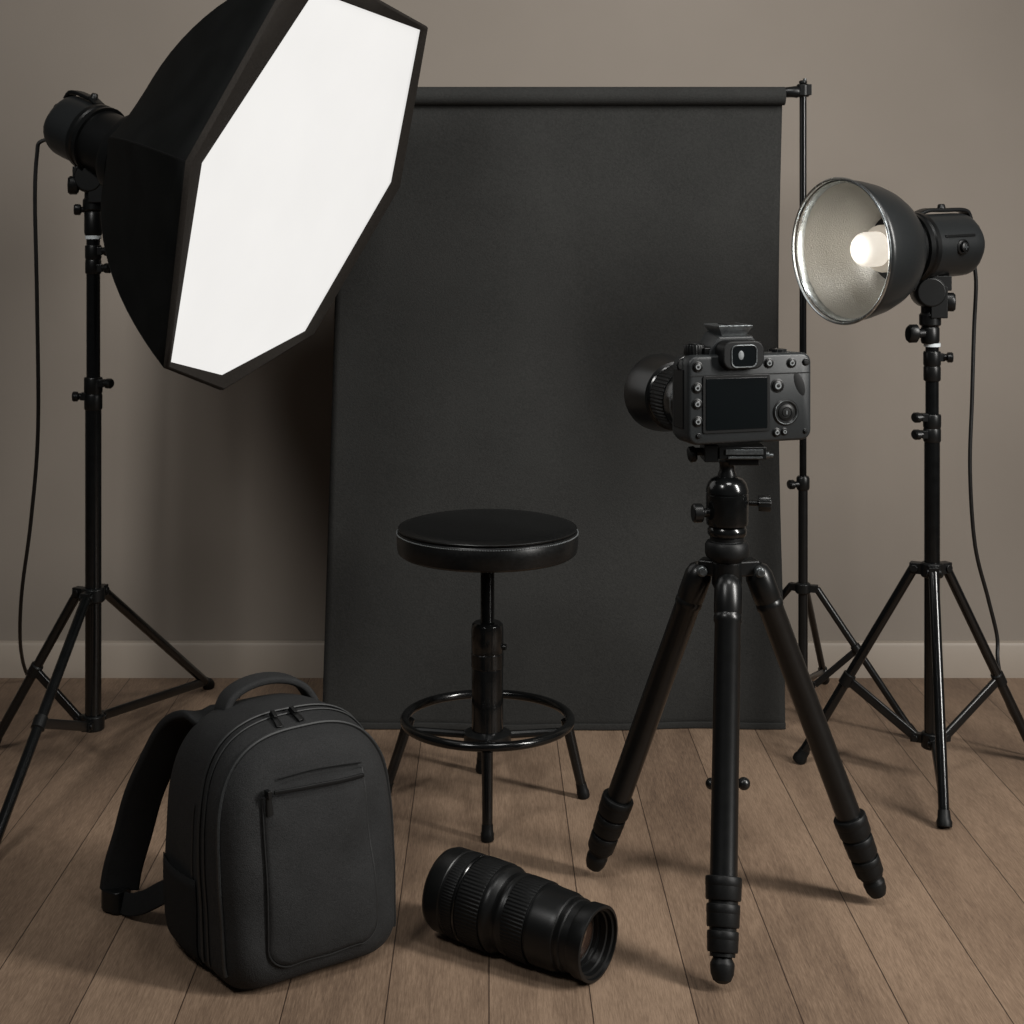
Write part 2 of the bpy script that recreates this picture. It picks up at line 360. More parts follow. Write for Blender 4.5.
# ------------------------------------------------------------------ studio lights (local z = where the light points)
def strobe(name, label, Mt, n, tail, front, R, drop, cord, group, post=None, zo=0.0):
    Mt = Mt+n*zo   # zo: how far the body sits ahead of its bracket
    mw = frame(Mt, n)
    t = thing(name, label, 'studio light', mat4=mw, group=group)
    inv = mw.inverted()
    z0, z1 = -tail, front
    # local y is up-ish, local x = up x n
    h = MB()
    oct_ = []
    def sec(s, z): return [mw.inverted() @ (mw @ V((s*R*math.cos(2*PI*(i+.5)/32)*(1+.03*math.cos(8*PI*i/32)), s*R*math.sin(2*PI*(i+.5)/32), z))) for i in range(32)]
    rings = [h.ring(sec(s, z)) for s, z in ((.93,z0),(.965,z0+.003),(.99,z0+.010),(1,z0+.026),(1,z0+.10),(1.0,-.004))]
    for a, b in zip(rings, rings[1:]): h.bridge(a, b)
    h.bm.faces.new(list(reversed(rings[0]))); h.bm.faces.new(rings[-1])
    ho = h.build('housing', M['housing'], t)
    MB().lathe([(0,-.006),(R*1.02,-.006),(R*1.08,-.002),(R*1.08,.008),(R*1.03,.011),(R*1.03,.016),(R*1.09,.019),(R*1.09,.026),(0,.026)], seg=40).build('mount_ring', M['metal'], t)
    MB().lathe([(0,.024),(R*.98,.024),(R*.98,front-.02),(R*1.04,front-.016),(R*1.04,front),(0,front)], seg=40).build('collar', M['plastic'], t)
    # rear panel, bracket hook
    MB().prism(rrect(R*1.3, R*1.3, .012), z0-.008, z0+.002).build('rear_panel', M['plastic'], ho, bevel=.001)
    b = MB()
    path = spline([V((0,R*1.02,-.005)), V((0,R*1.12,-.03)), V((0,R*1.10,z0+.05)), V((0,R*1.10,z0+.012)), V((0,R*1.02,z0-.008)), V((0,R*.78,z0-.016))], 6)
    b.tube(path, 1.0, flat=(.026,.008), up=V((1,0,0))); b.build('carry_hook', M['plastic'], ho, bevel=.001)
    b = MB(); b.cyl((0,R*1.10,z0+.055), (0,R*1.30,z0+.055), .009, .007, ch=.002); b.build('hook_knob', M['plastic'], ho)
    b = MB(); b.box((R*.96, R*.32, -.056), (.008, .005, .078)); b.build('vent_slot', M['metal'], ho, bevel=.001)
    mk = frame((R*.985, -.002, -.060), (1,-.02,0))
    dl = MB().lathe([(0,0),(.0155,0),(.0155,.004),(.0125,.006),(.0125,.003),(.0095,.003),(.0095,.010),(.008,.011),(0,.011)], mk, 28).build('control_dial', M['plastic'], ho)
    x = MB(); x.box((0,0,.0112), (.011,.0022,.001), mk); x.box((0,0,.0112), (.0022,.011,.001), mk); x.build('dial_mark', M['grey'], dl)
    # tilt bracket in world-vertical
    wz = inv.to_3x3() @ V((0,0,1)); wx = inv.to_3x3() @ V((1,0,0)); wy = inv.to_3x3() @ V((0,1,0))
    zc = drop  # world heights below the mount axis: (yoke bottom, neck bottom)
    B = Matrix((wx, wy, wz)).transposed().to_4x4(); B.translation = V((0,0,-zo))
    br = MB()
    br.box((0,0,-R-.01), (.075,.045,.03), B)
    mm = B
    br.box((.012,0,-(R+.02+zc[0])/2-.006), (.034,.05,zc[0]-R), B)
    br.lathe([(0,-.027),(.028,-.027),(.032,-.02),(.032,.02),(.028,.027),(0,.027)], B @ frame((-.004,0,-zc[0]+.036), (0,1,0)), 24)
    bo = br.build('tilt_bracket', M['plastic'], t, bevel=.002)
    nk = MB(); nk.lathe([(0,-zc[0]+.02),(.018,-zc[0]+.02),(.018,-zc[0]-.006),(.0215,-zc[0]-.01),(.0215,-zc[0]-.03),(.0165,-zc[0]-.034),(.0185,-zc[0]-.037),(.0185,-zc[1]+.006),(.0165,-zc[1]),(0,-zc[1])], B, 28)
    nk.build('stand_socket', M['plastic'], bo, bevel=.001)
    for (sx, dz, L, r) in post:
        k = MB(); p = B @ V((sx*.014, -.005, dz)); d = B.to_3x3() @ V((sx, -.3, 0)); knob(k, p, d, L, r); k.build('tilt_knob', M['plastic'], bo)
    # power cord in world points
    MB().tube([inv @ p for p in spline(cord, 8)], .0042, seg=10).build('power_cord', M['cord'], t)
    return t, mw

# right lamp with dish reflector
nR = V((-.8815,-.4700,-.035)).normalized()
MtR = V((.885, 3.11, 1.078))
cordR = [at(974,262,3.185), at(976,285,3.19), at(974,330,3.2), at(972,400,3.2), at(970,470,3.2), at(975,545,3.22), at(988,598,3.26), at(997,636,3.28), at(998,662,3.27), at(1006,700,3.262), at(1020,728,3.26), at(1034,750,3.255)]
lampR, mwR = strobe('studio_light', 'dark grey studio lamp with open silver dish reflector and glowing bulb', MtR, nR, .124, .062, .064, (.128, .196), cordR, 'studio light heads',
    post=[(1, -.112, .034, .019), (-1, -.175, .036, .019)], zo=.036)
Rr = .1405; zR = .1976
# bowl profile (r, z): neck to rim
outer = [(.066,.044),(.078,.050),(.092,.061),(.105,.076),(.1180,.098),(.1285,.126),(.1355,.158),(.1385,.180),(Rr-.002,zR-.004)]
inner = [(r-.003, z+.0005) for r, z in outer]; inner[-1] = (Rr-.005, zR-.004)
ro = MB().lathe(outer, seg=72).build('reflector_dish', M['housing'], lampR)
sm = ro.modifiers.new('solid', 'SOLIDIFY'); sm.thickness = .0016; sm.offset = -1
MB().lathe([(.052,.046)]+inner, seg=72).build('silver_lining', M['silver'], ro)
rim = MB(); rim.tube([V((Rr*math.cos(2*PI*i/96), Rr*math.sin(2*PI*i/96), zR)) for i in range(96)], .0030, seg=8, closed=True); rim.build('rim', M['steel'], ro)
MB().lathe([(Rr-.009,zR-.020),(Rr-.0085,zR-.012),(Rr-.0035,zR-.004)], seg=72).build('inner_lip', M['steel'], ro)
MB().lathe([(.0,.050),(.062,.050),(.062,.056),(.055,.0565),(.055,.053),(0,.053)], seg=48).build('bulb_socket', M['rubber'], lampR)
bulb = MB().lathe([(0,.052),(.045,.052),(.047,.058),(.047,.092),(.0455,.098),(.041,.101),(0,.101)], seg=40).build('glass_cover', None or emit('frosted_cover', (1,.86,.68), .22, (.35,.33,.3)), lampR)
bl = MB().lathe([(0,.095),(.033,.095),(.0345,.104),(.0345,.130),(.0325,.140),(.027,.148),(.015,.154),(0,.156)], seg=40).build('bulb', emit('bulb_glow', (1,.90,.76), .62), lampR)

pl_ = bpy.data.lights.new('bulb_light', 'POINT'); pl_.energy = .22; pl_.color = (1,.93,.82); pl_.shadow_soft_size = .03
po_ = bpy.data.objects.new('bulb_light', pl_); COL.objects.link(po_); po_.location = mwR @ V((0,0,.190))

# ------------------------------------------------------------------ softbox
nS = V((.862,-.400,-.310)).normalized()
CS = V((-.3432,2.895,1.208))
def onplane(px, py, off=0.0):
    d = at(px, py, 1.0)-V((0,0,EYE)); o = V((0,0,EYE)); c = CS+nS*off
    return o+d*((c-o).dot(nS)/d.dot(nS))
MtS = V(at(93.3,137,3.2))
nH = (V((-.33,2.895,1.09))-MtS).normalized()
cordL = [MtS-nH*.072+V((0,0,-.025)), at(42,141,3.24), at(37,155,3.24), at(35,200,3.24), at(37,300,3.26), at(38,430,3.3), at(31,520,3.36), at(22,590,3.45), at(20,635,3.55), at(23,662,3.7), at(29,679,3.79)]
lampS, mwS = strobe('studio_light', 'black studio lamp head mounted behind the big softbox', MtS, nH, .081, .120, .066, (.120, .2035), cordL, 'studio light heads',
    post=[(-1, -.100, .036, .020), (-1, -.150, .024, .012)])
OUT = [(428,28),(400,187),(314,334),(223,390),(167,368),(189,163),(296,-29),(342,-20)]
verts = [onplane(x, y) for x, y in OUT]
cen = sum(verts, V((0,0,0)))/8
C0 = MtS+nH*.130
sbM = frame(C0, nH); sinv = sbM.inverted()
sb = thing('softbox', 'large octagonal black softbox with glowing white front, left of the backdrop', 'softbox', mat4=sbM)
VL = [sinv @ v for v in verts]; cz = sum(v.z for v in VL)/8
# ribs: path from the speed ring to each rim corner
def rib(v, s):
    """s 0..1 : bulging umbrella-like profile"""
    r0 = .082; d = V((v.x, v.y, 0)); R_ = d.length; d.normalize()
    ph = s*PI*.5
    fr = .38*math.sin(ph)+.62*s; fz = (1-math.cos(ph))*.36+.64*s
    return d*(r0+(R_-r0)*fr)+V((0,0,-.005+(v.z-.006+.005)*fz))
NS = 14; K = 6
sh = MB(); rings = []
for i in range(NS+1):
    s = i/NS; cor = [rib(v, s) for v in VL]; ring = []
    for k in range(8):
        for j in range(K):
            a = j/K; p = cor[k].lerp(cor[(k+1) % 8], a)
            # cloth pulls in a little between ribs
            c = V((0,0,p.z)); sag = .022*math.sin(PI*a)*math.sin(PI*min(1, s*1.02))*.9
            p = p+(c-p).normalized()*sag*.6
            ring.append(p)
    rings.append(sh.ring(ring))
for a, b in zip(rings, rings[1:]): sh.bridge(a, b)
so = sh.build('shell', M['sbfab'], sb, sharp=22)
q = so.modifiers.new('solid', 'SOLIDIFY'); q.thickness = .0025; q.offset = 1
for v in VL:
    MB().tube([rib(v, i/NS)*1.0+V((0,0,0)) for i in range(NS+1)], .0026, seg=6).build('rib_seam', M['packside'], sb)
MB().lathe([(.055,-.022),(.088,-.020),(.090,-.012),(.090,.008),(.084,.012),(.055,.012)], seg=40).build('speed_ring', M['plastic'], sb)
# edge band: outer lip plus front return
def scale_in(v, d, z):
    c = V((sum(q.x for q in VL)/8, sum(q.y for q in VL)/8, 0)); p = V((v.x, v.y, 0)); u = (c-p).normalized()
    return V((p.x, p.y, v.z+z))+u*d
INN = [(420,30),(391,182),(305,331),(222,375),(171,362),(202,163),(318,-14),(328,-4)]
def ipt(k, off): return sinv @ onplane(*INN[k], off)
band = MB()
def loop8(f):
    cor = [f(k) for k in range(8)]; out = []
    for k in range(8):
        for j in range(K): out.append(cor[k].lerp(cor[(k+1) % 8], j/K))
    return band.ring(out)
r0 = loop8(lambda k: rib(VL[k], 1.0)+V((VL[k].x,VL[k].y,0)).normalized()*.003)
r1 = loop8(lambda k: VL[k])
r2 = loop8(lambda k: scale_in(VL[k], .004, .002))
r3 = loop8(lambda k: ipt(k, -.004))
r4 = loop8(lambda k: ipt(k, -.012))
for a, b in ((r0,r1),(r1,r2),(r2,r3),(r3,r4)): band.bridge(a, b)
band.build('edge_band', M['band'], sb, sharp=40)
df = MB(); lv = []
G = 7; ctr = sum((ipt(k, -.010) for k in range(8)), V((0,0,0)))/8
for gk in range(1, G+1):
    f = gk/G; ring = []
    cor = [ctr.lerp(ipt(k, -.010), f*1.004) for k in range(8)]
    for k in range(8):
        for j in range(K):
            p = cor[k].lerp(cor[(k+1) % 8], j/K); p = p+V((0,0,.010*(1-f*f)+.0022*noise.noise(p*9)*(1-f**4)-.0)); ring.append(p)
    lv.append(df.ring(ring))
cv = df.bm.verts.new(ctr+V((0,0,.010)))
for i in range(len(lv[0])): df.bm.faces.new((cv, lv[0][i], lv[0][(i+1) % len(lv[0])]))
for a, b in zip(lv, lv[1:]): df.bridge(a, b)
M['diff'] = emit('glowing_diffuser_cloth', (1.0,.982,.955), .80, (.08,.08,.08), var=.05, scale=5)
df.build('diffuser_panel', M['diff'], sb, sharp=60)

# ------------------------------------------------------------------ backdrop and its stand
BY = 3.43; k_ = BY/F
def bx_(px): return (px-CX)*k_
def bz_(py): return EYE-(py-CY)*k_
PX = bx_(803)
bs = thing('backdrop_stand', 'thin black stand with crossbar holding up the charcoal backdrop', 'backdrop stand', loc=(PX, BY, 0))
zc, zh = bz_(588), bz_(684)
MB().cyl((0,0,zh-.01), (0,0,bz_(490)), .0105).build('pole', M['metal'], bs)
MB().cyl((0,0,bz_(490)), (0,0,bz_(93)), .0078).build('pole_extension', M['gloss'], bs)
c = MB().lathe([(0,bz_(490)),(.012,bz_(490)),(.0145,bz_(488)),(.0145,bz_(478)),(.012,bz_(476)),(0,bz_(476))], seg=24).build('clamp', M['plastic'], bs)
k = MB(); knob(k, (-.012,-.004,bz_(484)), (-1,-.2,0), .022, .014); k.build('clamp_knob', M['plastic'], c)
c = MB().cyl((0,0,bz_(97)), (0,0,bz_(84)), .0145, ch=.003); c.box((.008,0,bz_(90)), (.018,.024,.024)); c.cyl((.0,0,bz_(84)), (0,0,bz_(80.5)), .009, ch=.002)
c.lathe([(0,0),(.009,.0),(.0105,.004),(.0135,.03),(.0105,.036),(0,.036)], frame((-.044,-.002,bz_(92)), (1,0,0)), 20)
c = c.build('top_clamp', M['plastic'], bs, bevel=.001)
ks = MB(); ks.cyl((.004,0,bz_(82)), (.004,0,bz_(78.5)), .004); ks.build('clamp_screw', M['grey'], c)
MB().cyl((bx_(330)-PX,0,bz_(93)), (-.02,0,bz_(93)), .010).build('crossbar', M['metal'], bs)
c = MB().cyl((0,0,zc-.012), (0,0,zc+.012), .017, ch=.003); h = MB().cyl((0,0,zh-.014), (0,0,zh+.012), .015, ch=.002)
legs = [(.925-PX, 3.375-BY), (.818-PX, 3.775-BY), (.47-PX, 3.60-BY)]
for fx, fy in legs:
    d = V((fx,fy,0)).normalized(); mm = frame((0,0,zc), d); c.box((0,0,.022), (.014,.016,.022), mm); mm = frame((0,0,zh), d); h.box((0,0,.018), (.012,.013,.018), mm)
c.build('leg_collar', M['plastic'], bs, bevel=.001); h.build('brace_hub', M['plastic'], bs, bevel=.001)
for (fx, fy), j in zip(legs, (.42, .985, .55)):
    d = V((fx,fy,0)).normalized(); top = d*.03+V((0,0,zc)); foot = V((fx,fy,.010))
    lo = MB().cyl(top, foot, .0080, seg=16).build('leg', M['metal'], bs)
    u = (foot-top).normalized()
    MB().lathe([(0,-.022),(.0095,-.022),(.0115,0),(.0095,.006),(0,.0065)], frame(foot, u), 16).build('rubber_foot', M['rubber'], lo)
    q = top.lerp(foot, j if j < .9 else .9)
    MB().lathe([(.008,-.012),(.011,-.01),(.011,.01),(.008,.012)], frame(q, u), 16).build('joint_sleeve', M['plastic'], lo)
    s = d*.026+V((0,0,zh)); MB().tube([s, s.lerp(q,.5), q], 1.0, flat=(.014,.008), up=V((0,0,1))).build('brace', M['metal'], bs)

bd = thing('backdrop', 'charcoal cloth backdrop hanging behind the stool', 'backdrop', loc=(bx_(560), BY, 0))
bl_ = MB(); cols, rows = 70, 60
def edge(z, side):
    # hanging cloth is a touch narrower at mid height
    t = (bz_(97)-z)/bz_(97)
    if side < 0: return bx_(341)+(bx_(321)-bx_(341))*t
    return bx_(783)-.010*math.sin(PI*min(1,t*1.15))+(bx_(786)-bx_(783))*t**3
x0_ = bx_(560); yb = .006
grid = []
for r in range(rows+1):
    z = bz_(97)*(1-r/rows)+.0015*(r/rows); t = r/rows; row = []
    for c_ in range(cols+1):
        u = c_/cols; x = edge(z,-1)*(1-u)+edge(z,1)*u
        w = .006*t*math.sin(u*9+.6)+.0035*t*math.sin(u*23+2*t)+.004*math.sin(3*t+u*4)*t
        y = yb+w*min(1,3*t)
        row.append(bl_.bm.verts.new((x-x0_, y, z)))
    grid.append(row)
for r in range(rows):
    for c_ in range(cols): bl_.bm.faces.new((grid[r][c_], grid[r][c_+1], grid[r+1][c_+1], grid[r+1][c_]))
HEM = [v.co.copy() for v in grid[-1]]
bo = bl_.build('cloth', M['backdrop'], bd)
q = bo.modifiers.new('solid', 'SOLIDIFY'); q.thickness = .002; q.offset = 1
hm = MB(); hm.tube([v + V((0,-.001,.007)) for v in HEM], 1.0, flat=(.014,.005), up=V((0,0,1))); hm.build('hem', M['backdrop'], bd)
rl = MB(); R1 = .0205
a_, b_ = bx_(338)-x0_, bx_(784.5)-x0_
rl.lathe([(.0112,0),(R1,0),(R1,.002),(R1,(b_-a_)-.002),(R1,b_-a_),(.0112,b_-a_)], frame((a_,0,bz_(97)+.002), (1,0,0)), 40)
rl.build('roll', M['backdrop'], bd)
MB().box(((bx_(321)+bx_(786))/2-x0_, yb+.001, .004), (bx_(785)-bx_(323), .0, .0)) if False else None

# ------------------------------------------------------------------ stool
SX, SY = -.003, 2.995
st = thing('stool', 'round black leather stool with foot ring in front of the backdrop', 'stool', loc=(SX, SY, 0))
hS = lambda py: EYE-(py-CY)*SY/F
zt = hS(525); R = .1745
MB().lathe([(0,zt-.056),(R-.018,zt-.056),(R-.008,zt-.0545),(R-.002,zt-.050),(R,zt-.042),(R+.001,zt-.028),(R,zt-.013),(R-.002,zt-.0095),(R-.0045,zt-.0085),(R-.003,zt-.006),(R-.004,zt-.003),(R-.009,zt-.0005),(R-.022,zt+.003),(R-.05,zt+.005),(R*.45,zt+.007),(0,zt+.0075)], seg=96).build('seat', M['leather'], st)
pp = MB(); pp.tube([V(((R-.0035)*math.cos(2*PI*i/120), (R-.0035)*math.sin(2*PI*i/120), zt-.0045)) for i in range(120)], .0021, seg=8, closed=True); pp.build('seam_piping', M['leather'], st)
tt = MB()
for i in range(220):
    a = 2*PI*i/220; a2 = a+.017; rr = R+.0004
    tt.tube([V((rr*math.cos(a), rr*math.sin(a), zt-.0128)), V((rr*math.cos(a2), rr*math.sin(a2), zt-.0128))], .0012, seg=5)
tt.build('stitching', M['thread'], st)
MB().lathe([(0,zt-.064),(.085,zt-.064),(.09,zt-.056),(0,zt-.056)], seg=40).build('seat_plate', M['metal'], st)
zb1, zb2 = hS(622), hS(745)
rod = MB(); prof = [(0,zb1-.05)]; z = zb1-.05
while z < zt-.064: prof += [(.0125,z),(.0138,z+.0012),(.0125,z+.0024)]; z += .0026
prof.append((0,z)); rod.lathe(prof, seg=24).build('screw_rod', M['gloss'], st)
lv_ = MB().tube([V((-.01,0,zt-.068)), V((-.026,-.006,zt-.069)), V((-.034,-.01,zt-.069))], .004, seg=8); lv_.build('release_lever', M['metal'], st)
MB().lathe([(0,zb2),(.0300,zb2),(.0305,zb2+.005),(.0305,hS(668)),(.0300,hS(667)),(.0315,hS(666)),(.0315,hS(653)),(.0300,hS(652)),(.0312,hS(651)),(.0312,hS(630)),(.0300,hS(624)),(.026,zb1),(0,zb1)], seg=40).build('column', M['gloss'], st, bevel=.0006)
pn = MB(); pn.cyl((.029,-.006,hS(646)), (.036,-.008,hS(646)), .006); pn.build('lock_screw', M['metal'], st)
zr = .166; Rg = .1600
pp = MB(); pp.tube([V((Rg*math.cos(2*PI*i/96), Rg*math.sin(2*PI*i/96), zr)) for i in range(96)], .0088, seg=14, closed=True); pp.build('foot_ring', M['gloss'], st)
MB().lathe([(0,.118),(.034,.118),(.046,.124),(.046,.140),(.034,.146),(0,.146)], seg=36).build('hub', M['metal'], st)
for (fx, fy) in ((-.200, .045), (.187, .035), (0.0, -.175), (-.012, .175)):
    d = V((fx,fy,0)).normalized(); L = V((fx,fy,0)).length
    a = d*.03+V((0,0,.140)); b = d*(Rg-.004)+V((0,0,zr-.010)); f = V((fx,fy,.010))
    lg = MB().tube([b, b.lerp(f,.5), f], [.0105,.0100,.0095], seg=16)
    MB().tube([d*.03+V((0,0,.133)), d*(Rg*.5)+V((0,0,.133)), b.lerp(f,.16)], .0075, seg=10).build('spoke', M['metal'], st)
    lo = lg.build('leg', M['gloss'], st)
    MB().lathe([(0,-.020),(.0104,-.020),(.0108,-.008),(.0122,-.004),(.0122,.006),(.011,.009),(0,.0095)], frame(f, (f-b)), 18).build('rubber_foot', M['rubber'], lo)

# ------------------------------------------------------------------ tripod
TX, TY = .3885, 2.53
tp = thing('camera_tripod', 'thick-legged black camera tripod carrying the camera', 'tripod', loc=(TX, TY, 0))
hT = lambda py: EYE-(py-CY)*TY/F
u_ = TY/F
def tx(px): return (px-CX)*u_-TX
def prf(lst, seg=44): return MB().lathe([(r*u_, hT(y)) for r, y in lst], seg=seg)
prf([(0,588),(13,588),(15,584),(15,562),(13.5,560),(0,560)]).build('centre_hub', M['plastic'], tp, bevel=.0008)
prf([(0,561),(15,561),(21,556),(22,553),(22,544),(20,541),(17,540),(17,536),(0,536)]).build('column_lock', M['rubber'], tp, bevel=.0008)
prf([(0,537),(16,537),(18,535.5),(19.5,533),(19.5,529),(18,526.5),(16,526),(0,526)]).build('panning_base', M['gloss'], tp)
prf([(0,527),(17,527),(20.5,524),(21,521),(21,494),(20.4,493.5),(20.4,492.5),(21,492),(21,489),(19,483),(16,479),(11,476.5),(9,476),(0,476)]).build('ball_housing', M['gloss'], tp)
prf([(0,478),(9,478),(9.2,474),(7.5,470),(7.5,464),(9,461),(0,461)], 28).build('ball_stem', M['metal'], tp)
def hk(z, x0, x1, x2, r1, r2, name, ang=0, rib_=True):
    a = V((tx(x0), -.008, hT(z))); b = V((tx(x1), -.012, hT(z))); c = V((tx(x2), -.014, hT(z)))
    m = MB().cyl(a, b, r1*u_, ch=.001); d = (c-b).length
    if rib_: m.ribbed(r2*u_*.93, r2*u_, 0, d, 14, frame(b, c-b))
    else: m.cyl(b, c, r2*u_, ch=.002)
    m.build(name, M['metal'], tp, bevel=.0004)
hk(511.5, 712, 701.5, 691.5, 4.5, 9.5, 'friction_knob', rib_=False)
hk(502, 748, 757, 769, 2.8, 8.0, 'pan_knob')
pl = MB(); pl.box((tx(739.5), -.002, hT(450.5)), (47*u_, .062, 12.5*u_)); pl.box((tx(709), -.002, hT(451)), (14*u_, .058, 17*u_)); pl.box((tx(742), 0, hT(460)), (30*u_, .045, 7*u_))
pl = pl.build('quick_release_clamp', M['metal'], tp, bevel=.0015)
x = MB(); x.box((tx(741), -.034, hT(449)), (37*u_, .003, 5.0*u_)); x.build('release_plate_edge', M['grey'], pl, bevel=.0006)
x = MB(); x.box((tx(742), -.0345, hT(454.5)), (34*u_, .004, 2.0*u_)); x.build('level_strip', M['grey'], pl, bevel=.0004)
k = MB(); k.cyl((tx(702),-.006,hT(451)), (tx(695),-.006,hT(451)), 4*u_); k.lathe([(0,0),(6*u_,0),(8*u_,2*u_),(8*u_,7*u_),(5*u_,9*u_),(0,9*u_)], frame((tx(696),-.006,hT(453)), (-1,0,-.15)), 20); k.build('clamp_knob', M['rubber'], pl)
k = MB(); k.cyl((tx(763),-.01,hT(454)), (tx(768),-.01,hT(454)), 3.5*u_, ch=.001); k.cyl((tx(768),-.01,hT(454.5)), (tx(772),-.01,hT(454.5)), 2.2*u_); k.build('safety_pin', M['grey'], pl)
MB().cyl((0,.006,hT(720)), (0,.006,hT(575)), .0125, ch=.002).build('centre_column', M['metal'], tp)
feet = [(.175-TX, 2.672-TY), (.340-TX, 2.263-TY), (.649-TX, 2.560-TY)]
tops = [V((tx(701.5), .018, hT(573))), V((tx(726.5), -.019, hT(580))), V((tx(758.5), .012, hT(573)))]
for i, ((fx, fy), tpp) in enumerate(zip(feet, tops)):
    foot = V((fx, fy, .0)); ax = (foot-tpp).normalized(); foot = foot-ax*.004+V((0,0,.0135)); L = (foot-tpp).length; m = frame(tpp, ax)
    # shoulder of the leg and the lug on the spider
    rT = .0208
    lo = MB().lathe([(0,-.012),(.012,-.011),(.019,-.004),(.0225,.008),(.0225,.048),(.0215,.050),(.0215,.052),(.0225,.054),(.0225,.062),(rT,.065),(rT,L*.755),(0,L*.755)], m, 36)
    lo = lo.build('leg', M['metal'], tp, bevel=.0005)
    lug = MB(); d = V((tpp.x, tpp.y, 0)); dn = d.normalized(); z_ = tpp.z
    lug.box((0, 0, (d.length)/2), (.030, .026, d.length), frame((0,0,z_+.008), dn)); lug.build('hinge_lug', M['plastic'], tp, bevel=.004)
    sd = V((-dn.y, dn.x, 0)); bo_ = MB(); 
    p = tpp+V((0,0,.004)); f_ = V((0,-1,0)) if i != 1 else V((0,-1,0))
    if i != 1: bo_.cyl(p+f_*.012, p+f_*.029, .0085, ch=.002); bo_.cyl(p+f_*.027, p+f_*.032, .005); bo_.build('hinge_bolt', M['grey'], lo, bevel=.0005)
    # three twist locks (ribbed) then the foot
    z0 = L*.755; segs = [(.0275,.0405),(.0252,.0390),(.0236,.0355)]
    for r_, ln in segs:
        ln = ln*L/.62
        k = MB(); k.lathe([(0,z0),(r_*.95,z0),(r_,z0+.002),(r_,z0+ln*.34),(r_*.985,z0+ln*.36)], m, 36)
        k.lathe([(r_*.985,z0+ln*.36),(r_*.97,z0+ln*.80),(r_*.93,z0+ln*.88),(0,z0+ln*.88)], m, 36)
        k.lathe([(0,z0+ln*.86),(r_*.80,z0+ln*.86),(r_*.80,z0+ln+.002),(0,z0+ln+.002)], m, 30)
        k.build('twist_lock', M['rubber'], lo, bevel=.0005)
        z0 += ln
    MB().lathe([(0,z0-.002),(.0135,z0-.002),(.0145,z0+.004),(.0178,z0+.010),(.0182,L-.022),(.0170,L-.010),(.0130,L-.001),(.006,L+.003),(0,L+.0035)], m, 30).build('rubber_foot', M['rubber'], lo)
k = MB(); yk = .006; zk = EYE-(785-CY)*(TY)/F
k.cyl((0,yk,zk+.022), (0,yk,hT(725)), .0105); k.cyl((tx(713)-.002,yk,zk), (tx(741)+.004,yk,zk), .0055); k.sphere((tx(713)-.002,yk,zk), .0095); k.sphere((tx(742)+.004,yk,zk), .0105)
k.cyl((0,yk,zk-.012),(0,yk,zk+.024),.013, ch=.003)
k.build('weight_hook', M['metal'], tp)

# ------------------------------------------------------------------ camera (local x right, y towards what it shoots, z up)
th = math.radians(18)
s_ = 2.5/F
cm = Matrix.Translation(V((.4215, 2.497, EYE-(442.5-CY)*2.5/F))) @ Matrix.Rotation(th, 4, 'Z') @ Matrix.Diagonal((1.09,1,1.02,1))
cam_ = thing('camera', 'black digital camera seen from the back, mounted on the tripod', 'camera', mat4=cm)
XZ = Matrix(((1,0,0,0),(0,0,1,0),(0,1,0,0),(0,0,0,1)))   # prism xy -> xz, depth z -> y
def pz(mb, poly, y0, y1, s1=1.0): 
    a = mb.ring([V((x, y0, z)) for x, z in poly]); cx = sum(p[0] for p in poly)/len(poly); czz = sum(p[1] for p in poly)/len(poly)
    b = mb.ring([V((cx+(x-cx)*s1, y1, czz+(z-czz)*s1)) for x, z in poly]); mb.bridge(a, b); mb.bm.faces.new(list(reversed(a))); mb.bm.faces.new(b); return mb
S = s_
def ol(w0, w1, z0, z1, r): return rrect((w1-w0)*S, (z1-z0)*S, r*S, cx=(w0+w1)/2*S, cy=(z0+z1)/2*S)
W = 63.0
b_ = MB(); lay = [(-.001,.93,ol(-W+3,W-3,3,84,8)),(.0,1,ol(-W+1.5,W-1.5,1.5,85.5,9)),(.004,1,ol(-W,W,0,87,10)),(.050,1,ol(-W,W,0,86,10)),(.066,1,ol(-W+2,W-3,1,82,10)),(.072,1,ol(-W+6,W-8,3,78,10))]
rg = [b_.ring([V((x,y,z)) for x, z in p]) for y, _, p in lay]
for a, b in zip(rg, rg[1:]): b_.bridge(a, b)
b_.bm.faces.new(list(reversed(rg[0]))); b_.bm.faces.new(rg[-1])
cbody = b_.build('body', M['body'], cam_, sharp=50)
# grip at the right front, and side port cover
gp = MB(); lay = [(.045,ol(28,W+1,2,84,9)),(.085,ol(32,W+1,4,80,11)),(.100,ol(36,W-3,8,74,12))]
rg = [gp.ring([V((x,y,z)) for x, z in p]) for y, p in lay]
for a, b in zip(rg, rg[1:]): gp.bridge(a, b)
gp.bm.faces.new(list(reversed(rg[0]))); gp.bm.faces.new(rg[-1]); gp.build('grip', M['rubber'], cam_, sharp=50)
x = MB(); x.box((-W*S-.0006, .033, 44*S), (.003, .036, 58*S)); x.build('port_cover', M['rubber'], cam_, bevel=.0014)
# screen
pz(MB(), ol(-49,19,11,67,2.5), -.0032, .0).build('screen_bezel', M['plastic'], cam_, bevel=.0008)
pz(MB(), ol(-46,16,14,64,1), -.0042, -.002).build('screen', M['screen'], cam_, bevel=.0003)
pz(MB(), ol(-61,61,66.5,67.6,.4), -.0016, .0).build('panel_seam', M['rubber'], cbody)
